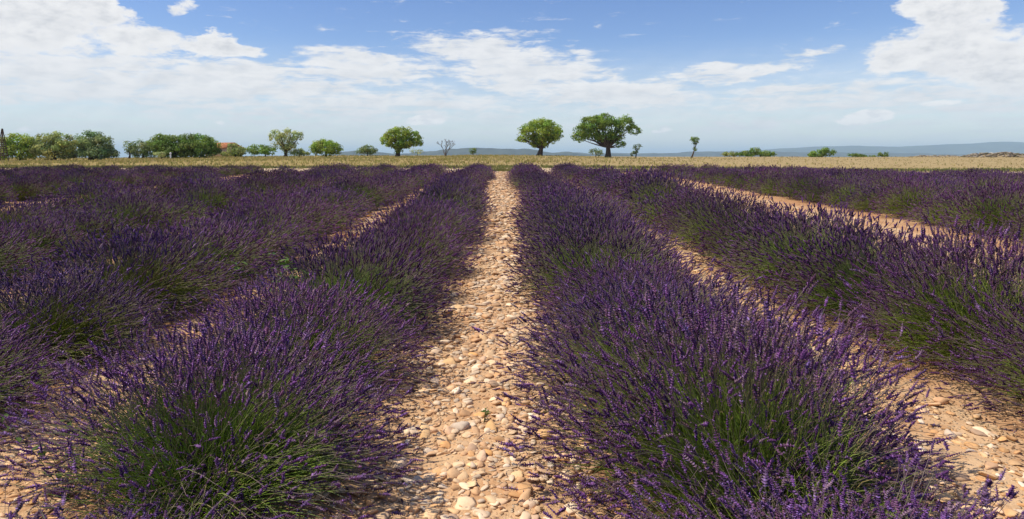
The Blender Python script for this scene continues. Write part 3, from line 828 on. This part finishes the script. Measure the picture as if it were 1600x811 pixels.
# the two lone trees right of the path
tree('round_tree', 'round-crowned green tree on a thick leaning trunk, nearest right of the path', 'tree', 118, 843,
     [(843, 204, 24, 17), (826, 207, 16, 13), (862, 207, 16, 13), (846, 194, 20, 9), (850, 218, 19, 11), (816, 217, 9, 6), (872, 211, 9, 9), (836, 222, 10, 8)],
     'bright', 31, .30, 1.0, (846, 231), G1, .50)
tree('spreading_tree', 'largest tree, wide spreading dark green crown with a gap over its forked trunk', 'tree', 118, 950,
     [(916, 205, 22, 13), (925, 194, 20, 12), (945, 188, 18, 10), (955, 201, 17, 14), (975, 193, 15, 12), (990, 203, 12, 9), (905, 214, 13, 8), (944, 214, 20, 8), (968, 222, 8, 9), (930, 187, 12, 7), (962, 210, 14, 7)],
     'mid', 32, .30, 1.0, (950, 229), G1, .52)
tree('shrub', 'low green shrub left of the largest tree trunk', 'shrub', 124, 931, [(930, 237, 10, 5.5), (937, 239, 6, 4)], 'blue', 33, .24, .55, None, G1, .08)
tree('small_tree', 'thin young tree just right of the largest tree', 'tree', 120, 993, [(996, 230, 6, 5), (992, 237, 4, 4), (988, 241, 3, 2.5)], 'blue', 34, .22, .8, (994, 236), G1, .10)
tree('crooked_tree', 'crooked little tree with an S-shaped trunk standing alone right of centre', 'tree', 116, 1080,
     [(1086, 217.5, 7.5, 3.6), (1087, 222.5, 5, 3), (1085, 233.5, 3, 3)], 'dark', 35, .22, .8, (1085, 233), G1, .14)
# centre left
tree('broad_tree', 'broad flat-based green tree with forking low trunk left of the path', 'tree', 116, 621,
     [(612, 212, 15, 10), (628, 208, 19, 9), (645, 214, 14, 10), (620, 222, 19, 10), (602, 221, 9, 7), (651, 223, 11, 6), (634, 222, 14, 11), (622, 234, 7, 6)],
     'bright', 36, .30, 1.0, (624, 231), G1, .40)
tree('shrub', 'pale leggy shrub on the left side of the broad tree', 'shrub', 120, 574, [(574, 233, 12, 7), (564, 236, 9, 4), (581, 236, 8, 5)], 'blue', 37, .24, .75, None, G1, .08)
tree('shrub', 'small round shrub between the dead tree and the path', 'shrub', 122, 739, [(739, 236, 6, 5)], 'dark', 38, .22, .9, None, G1, .07)
tree('shrub', 'thin straw-coloured shrub under the right side of the broad tree', 'shrub', 121, 652, [(650, 236, 10, 5)], 'pale', 39, .18, .25, None, G1, .05)
tree('round_bush', 'round dense green bush between the pale tree and the broad tree', 'bush', 114, 509, [(509, 231, 22, 11), (498, 230, 13, 9), (522, 233, 13, 8), (508, 224, 12, 6)], 'bright', 40, .28, 1.0, None, G1, .18)
tree('pale_tree', 'pale yellowish tree with an open crown of upright boughs', 'tree', 112, 446,
     [(432, 212, 12, 9), (450, 211, 15, 8), (464, 213, 11, 8), (444, 222, 17, 12), (452, 232, 14, 9)], 'pale', 41, .27, .62, (447, 236), G1, .30)
tree('shrub', 'low dark shrub at the left foot of the pale tree', 'shrub', 113, 415, [(404, 234, 18, 7), (420, 235, 14, 7)], 'mid', 42, .26, 1.0, None, G1, .10)
tree('shrub', 'low shrub at the right foot of the pale tree', 'shrub', 114, 468, [(468, 238, 12, 5), (478, 240, 8, 3)], 'olive', 43, .24, 1.0, None, G1, .08)
tree('bush', 'grey-green domed bush right of the orange roof', 'bush', 110, 367, [(368, 236, 15, 7), (364, 227, 7, 7), (374, 236, 12, 8), (353, 240, 9, 4)], 'olive', 44, .28, .9, None, G1, .16)
# left group
tree('dark_oak', 'wide dark green oak with heavy shade beneath, left of the orange roof', 'tree', 104, 272,
     [(262, 223, 22, 12), (285, 224, 26, 13), (250, 232, 16, 13), (275, 235, 28, 11), (300, 233, 22, 12)], 'dark', 45, .32, 1.1, (274, 240), G1, .45)
tree('oak', 'bright green oak joined to the right of the dark oak', 'tree', 108, 315,
     [(312, 222, 22, 11), (326, 226, 13, 12), (320, 236, 20, 10), (335, 236, 6, 5)], 'mid', 46, .30, 1.0, (318, 240), G1, .32)
tree('tree', 'grey-green tree at the left end of the dark oak group', 'tree', 106, 224, [(224, 230, 17, 12), (214, 236, 11, 9), (236, 234, 10, 12)], 'blue', 47, .28, .8, (224, 240), G1, .22)
tree('sparse_tree', 'sparse half-bare tree at the far left end of the oak group', 'tree', 105, 202, [(200, 228, 8, 8), (206, 236, 8, 7)], 'blue', 48, .22, .35, (203, 240), G1, .16)
tree('tree', 'rounded dark tree at the right end of the leftmost tree group', 'tree', 98, 142,
     [(140, 219, 18, 14), (158, 226, 16, 14), (128, 228, 14, 16), (150, 238, 26, 9), (170, 240, 12, 6)], 'blue', 49, .30, 1.0, (142, 240), G1, .35)
tree('tree', 'light green rounded tree in the middle of the leftmost tree group', 'tree', 97, 84,
     [(70, 222, 18, 13), (90, 222, 20, 15), (108, 226, 16, 14), (80, 236, 28, 12), (104, 240, 16, 8)], 'olive', 50, .30, 1.0, (86, 242), G1, .35)
tree('tree', 'yellow-green tree behind the wooden frame at the left picture edge', 'tree', 97, 34,
     [(28, 222, 16, 13), (44, 226, 15, 14), (10, 232, 18, 15), (38, 238, 22, 11), (-12, 228, 18, 16)], 'bright', 51, .30, .9, (32, 244), G1, .3)
tree('bush', 'brown dry bush at the foot of the dark oak', 'bush', 98, 252, [(252, 241, 8, 4)], 'pale', 52, .2, .8, None, G1, .06)
# right
tree('shrub', 'lowest green shrub at the left end of the long thicket right of the crooked tree', 'shrub', 126, 1140, [(1140, 241, 12, 3.4)], 'olive', 53, .24, 1.0, None, G1, .06)
tree('shrub', 'dark green shrub in the middle of the long thicket right of the crooked tree', 'shrub', 126, 1166, [(1166, 240, 12, 4.5), (1155, 241, 7, 3)], 'dark', 54, .24, 1.0, None, G1, .06)
tree('shrub', 'tallest shrub at the right end of the long thicket right of the crooked tree', 'shrub', 126, 1188, [(1180, 237, 9, 6), (1196, 240, 13, 4.5), (1206, 241, 6, 3.4)], 'mid', 55, .24, 1.0, None, G1, .08)
tree('bush', 'flat-topped dark bush with a square right side in front of the mountains', 'bush', 124, 1284, [(1292, 238, 11, 6.5), (1280, 240, 12, 5.5), (1270, 242.5, 9, 3)], 'mid', 56, .24, 1.1, None, G1, .12)
tree('bush', 'low dark bush, left one of a pair at the far right', 'bush', 126, 1341, [(1339, 243, 11, 3.2), (1348, 243.6, 8, 2.4)], 'dark', 57, .22, 1.1, None, G1, .06)
tree('bush', 'peaked dark bush, right one of a pair at the far right', 'bush', 126, 1379, [(1379, 242, 8.5, 4.2), (1364, 244, 5, 1.5)], 'dark', 58, .22, 1.1, None, G1, .06)

# dead tree: bare forking branches
def dead_tree():
    rg = np.random.default_rng(3); D = 119; bx = (696 - 783) / F * D; z0 = float(gz(bx, D))
    root = empty('dead_tree', (bx, D, z0)); tag(root, 'bare leafless grey tree with fanned branches in front of the far hill', 'tree', G1)
    segs = []
    def grow(p, d, L, r, lev):
        q = p + d * L; m = (p + q) / 2 + rg.normal(size=3) * L * .07
        segs.append((p, m, q, r, r * .6, lev))
        if lev >= 5: return
        for _ in range(2 if lev < 1 else rg.integers(2, 4)):
            nd = d + rg.normal(size=3) * np.array([.5, .5, .28]) + np.array([0, 0, .12]); nd /= np.linalg.norm(nd)
            grow(q, nd, L * rg.uniform(.62, .82), r * .62, lev + 1)
    for a in (-.45, -.1, .3, .55):
        grow(np.array([0, 0, .2]), np.array([a, rg.normal() * .3, 1.0]) / 1.15, 1.05, .10, 1)
    t = np.linspace(0, 1, 4)[None, :, None]
    for nm, sel in (('branch', lambda l: l <= 2), ('twigs', lambda l: l > 2)):
        ss_ = [s for s in segs if sel(s[5])]
        if nm == 'branch':
            for s in ss_:
                P = (1 - t) ** 2 * s[0] + 2 * t * (1 - t) * s[1] + t ** 2 * s[2]
                a = tubes(P, np.linspace(s[3], s[4], 4)[None], 6); link('branch', mesh_np('branch', a[0], a[1], M_DEADWOOD), root)
        else:
            A = np.array([s[0] for s in ss_])[:, None]; B = np.array([s[1] for s in ss_])[:, None]; Cc = np.array([s[2] for s in ss_])[:, None]
            P = (1 - t) ** 2 * A + 2 * t * (1 - t) * B + t ** 2 * Cc
            rd = np.maximum(np.array([np.linspace(s[3], s[4], 4) for s in ss_]), .018)
            a = tubes(P, rd, 3); tag(link('twigs', mesh_np('twigs', a[0], a[1], M_DEADWOOD), root), kind='stuff')
    P = np.array([[[0, 0, -.1], [.02, 0, .12], [0, 0, .35]]]); a = tubes(P, np.array([[.26, .2, .17]]), 9)
    link('trunk', mesh_np('trunk', a[0], a[1], M_DEADWOOD, smooth=True), root)
dead_tree()

# ------------------------------------------------------------------ timber frame at the left edge
def timber_frame():
    D = 84; bx = (3.5 - 783) / F * D; z0 = float(gz(bx, D))
    H = (243 - 201) / F * D + EYE - z0; w2 = 7.2 / F * D
    root = empty('timber_frame', (bx, D, z0)); tag(root, 'tall narrow wooden pyramid frame with cross boards at the left picture edge', 'wooden frame')
    ap = np.array([0, 0, H])
    for sx in (-1, 1):
        for sy in (-1, 1):
            b = np.array([sx * w2, sy * w2 * .7, -.1]); P = np.linspace(b, ap + np.array([sx * .03, sy * .03, 0]), 5)[None]
            a = tubes(P, np.full((1, 5), .065), 4); link('leg', mesh_np('leg', a[0], a[1], M_TIMBER), root)
    k = 0
    for f in np.linspace(.20, .66, 8):
        for sy in (-1, 1):
            ww = w2 * (1 - f); y = sy * w2 * .7 * (1 - f)
            v, q = box(0, y, H * f, ww * 2, .04, .15 + .02 * math.sin(k)); k += 1
            link('board', mesh_np('board', v, q, M_TIMBER2), root)
timber_frame()

# ------------------------------------------------------------------ house roof behind the trees
def house():
    D = 132; bx = (349 - 783) / F * D; z0 = float(gz(bx, D)) - .1
    root = empty('farmhouse', (bx, D, z0), R(68)); tag(root, 'farmhouse with an orange tiled roof, mostly hidden behind the oaks', 'house')
    M_WALL = mat_plain("house_render", (0.55, 0.42, 0.30), .15, 2.0); M_ROOF = mat_plain("roof_tile", (0.52, 0.20, 0.09), .35, 3.0)
    v, q = box(0, 0, 1.05, 4.2, 5.6, 2.1); gab = np.array([[-2.1, -2.8, 2.1], [2.1, -2.8, 2.1], [0, -2.8, 3.0], [-2.1, 2.8, 2.1], [2.1, 2.8, 2.1], [0, 2.8, 3.0]])
    T = np.array([[0, 1, 2], [3, 5, 4]]) + 8
    link('wall', mesh_np('wall', np.concatenate([v, gab]), [q, T], M_WALL), root)
    roof = link('roof', None, root) if False else empty('roof'); roof.parent = root
    for s in (-1, 1):
        for k in range(6):
            a0, a1 = k / 6, (k + 1) / 6
            x0, x1 = s * 2.4 * a0, s * 2.4 * (a1 + .03); za, zb = 3.12 - 1.05 * a0 + .03, 3.12 - 1.05 * a1
            V = np.array([[x0, -3.05, za], [x1, -3.05, zb], [x1, 3.05, zb], [x0, 3.05, za], [x0, -3.05, za - .07], [x1, -3.05, zb - .07], [x1, 3.05, zb - .07], [x0, 3.05, za - .07]])
            Q = np.array([[0, 1, 2, 3], [4, 7, 6, 5], [0, 4, 5, 1], [1, 5, 6, 2], [2, 6, 7, 3], [3, 7, 4, 0]])
            link('tile_course', mesh_np('tile_course', V, Q, M_ROOF), roof)
    wm = mat_plain("shutter", (0.12, 0.10, 0.08), .2)
    for yy in (-1.5, 1.5):
        v, q = box(-2.12, yy, 1.2, .06, .8, 1.0); link('window', mesh_np('window', v, q, wm), root)
house()

# white marker post
def post():
    D = 96; bx = (266.5 - 783) / F * D; z0 = float(gz(bx, D)); M_W = mat_plain("white_paint", (0.75, 0.75, 0.74), .08)
    root = empty('marker_post', (bx, D, z0)); tag(root, 'small white marker post in front of the dark oak', 'post')
    P = np.array([[[0, 0, -.1], [0, 0, .4], [0, 0, .82]]]); a = tubes(P, np.array([[.10, .095, .09]]), 10); link('shaft', mesh_np('shaft', a[0], a[1], M_W), root)
    P = np.array([[[0, 0, .8], [0, 0, .9], [0, 0, .98], [0, 0, 1.0]]]); a = tubes(P, np.array([[.15, .15, .08, .005]]), 10); link('cap', mesh_np('cap', a[0], a[1], M_W), root)
post()

# ------------------------------------------------------------------ rubble heaps on the right
def rubble(x0, x1, yt, D, n, label, seed):
    rg = np.random.default_rng(seed); bx = ((x0 + x1) / 2 - 783) / F * D; z0 = float(gz(bx, D))
    root = empty('rubble_heap', (bx, D, z0)); tag(root, label, 'rubble heap', 'heaps of pale rubble')
    hw = (x1 - x0) / 2 / F * D; hh = max(.3, EYE + (243 - yt) / F * D - z0)
    cols = np.array([[.42, .36, .28], [.33, .28, .21], [.24, .20, .15], [.55, .50, .43], [.20, .19, .10]])
    nx = 30; us = np.linspace(-1, 1, nx); vs_ = np.linspace(-1, 1, 9)
    gx, gy = np.meshgrid(us, vs_)
    hgt = hh * .75 * np.clip(1 - gx ** 4, 0, 1) * np.clip(1 - gy ** 2, 0, 1) * (.45 + .8 * vn(gx * hw, gy, 2.2, seed))
    V = np.stack([gx * hw, gy * 2.2, hgt - .05], -1).reshape(-1, 3); i = (np.arange(8)[:, None] * nx + np.arange(nx - 1)[None])
    Q = np.stack([i, i + 1, i + 1 + nx, i + nx], -1).reshape(-1, 4)
    link('mound', mesh_np('mound', V, Q, M_MOUND, smooth=True), root)
    Vs = []
    for _ in range(n):
        u, v = rg.uniform(-1, 1), rg.uniform(-1, .4); s = rg.uniform(.10, .42) * (hh / 1.0) ** .5
        h = float(hh * .75 * max(0, 1 - u ** 4) * max(0, 1 - v * v) * (.45 + .8 * vn(u * hw, v, 2.2, seed)))
        Vs.append((STONE_PROTO[rg.integers(14)] * s * np.array([1.4, 1, 1]) + np.array([u * hw, v * 2.2, h + s * .15]), IF, np.tile(cols[rg.integers(5)] * rg.uniform(.8, 1.2), (12, 1))))
    q = join(Vs); tag(link('rubble', mesh_np('rubble', q[0], q[1], M_STONE, q[2]), root), kind='stuff')
M_MOUND = mat_plain("mound_earth", (0.27, 0.21, 0.12), .35, 1.0)
rubble(1500, 1650, 236.5, 120, 420, 'long pale rubble heap on the horizon at the right picture edge', 1)
rubble(1425, 1500, 241.5, 122, 110, 'low rubble heap just left of the long rubble heap', 2)
rubble(1230, 1252, 244, 122, 22, 'tiny heap of stones left of the flat-topped bush', 3)

# ------------------------------------------------------------------ dry grass and verge tufts
def grass(name, label, n, fx, fy, hgt, wdt, cols, seed, blades=5):
    rg = np.random.default_rng(seed)
    x, y = fx(rg, n), fy(rg, n); z = gz(x, y)
    N = n * blades
    c = np.repeat(np.stack([x, y, z - .02], 1), blades, 0) + rg.normal(size=(N, 3)) * np.array([hgt * .25, hgt * .25, 0])
    hh = hgt * rg.uniform(.5, 1.2, (N, 1)); ang = rg.random((N, 1)) * 6.28
    s = np.concatenate([np.cos(ang), np.sin(ang), ang * 0], 1) * wdt
    lean = rg.normal(size=(N, 3)) * np.array([.35, .35, 0]) * hh
    up = np.concatenate([np.zeros((N, 2)), hh], 1)
    V = np.stack([c - s, c + s, c + up * .6 + lean * .4 + s * .6, c + up + lean, c + up * .6 + lean * .4 - s * .6], 1).reshape(-1, 3)
    i = np.arange(N)[:, None] * 5
    col = np.repeat(np.array(cols)[rg.integers(0, len(cols), n)] * rg.uniform(.75, 1.2, (n, 1)), blades, 0) * rg.uniform(.85, 1.15, (N, 1))
    tag(link(name, mesh_np(name, V, [i + [0, 1, 2, 4], i + [4, 2, 3]], M_GRASS, np.repeat(col, 5, 0))), label, 'grass', None, 'stuff')
GOLD = [(.46, .36, .13), (.40, .34, .11), (.32, .30, .08), (.52, .42, .20), (.26, .28, .07)]
GRN = [(.17, .20, .05), (.24, .23, .07), (.13, .17, .04), (.33, .28, .12)]
grass('dry_grass', 'tall golden dry grass on the rise left of the path', 15000, lambda r, n: np.where(r.random(n) < .80, r.uniform(-105, -6, n), -8 + r.exponential(14, n)), lambda r, n: 46 + 80 * r.random(n) ** .8, .26, .028, GOLD, 1, 4)
grass('dry_grass', 'short dry grass on the rise right of the path', 5500, lambda r, n: r.uniform(-4, 105, n), lambda r, n: 50 + 76 * r.random(n) ** .8, .10, .03, [(.42, .32, .16), (.38, .30, .14), (.31, .28, .11)], 2, 4)
grass('verge_grass', 'green and straw grass strip between the track and the stubble', 7000, lambda r, n: r.uniform(-50, 50, n), lambda r, n: r.normal(46.5, 1.3, n), .18, .02, GRN, 3, 5)
grass('grass_tufts', 'green tufts at the far end of the central path', 260, lambda r, n: r.normal(-.1, .8, n), lambda r, n: r.normal(39.2, .6, n), .26, .012, GRN, 4, 6)
grass('grass_tufts', 'green tufts on the track right of the second row', 700, lambda r, n: r.uniform(4.5, 9, n), lambda r, n: r.normal(38.8, 1.6, n), .20, .014, GRN, 5, 6)
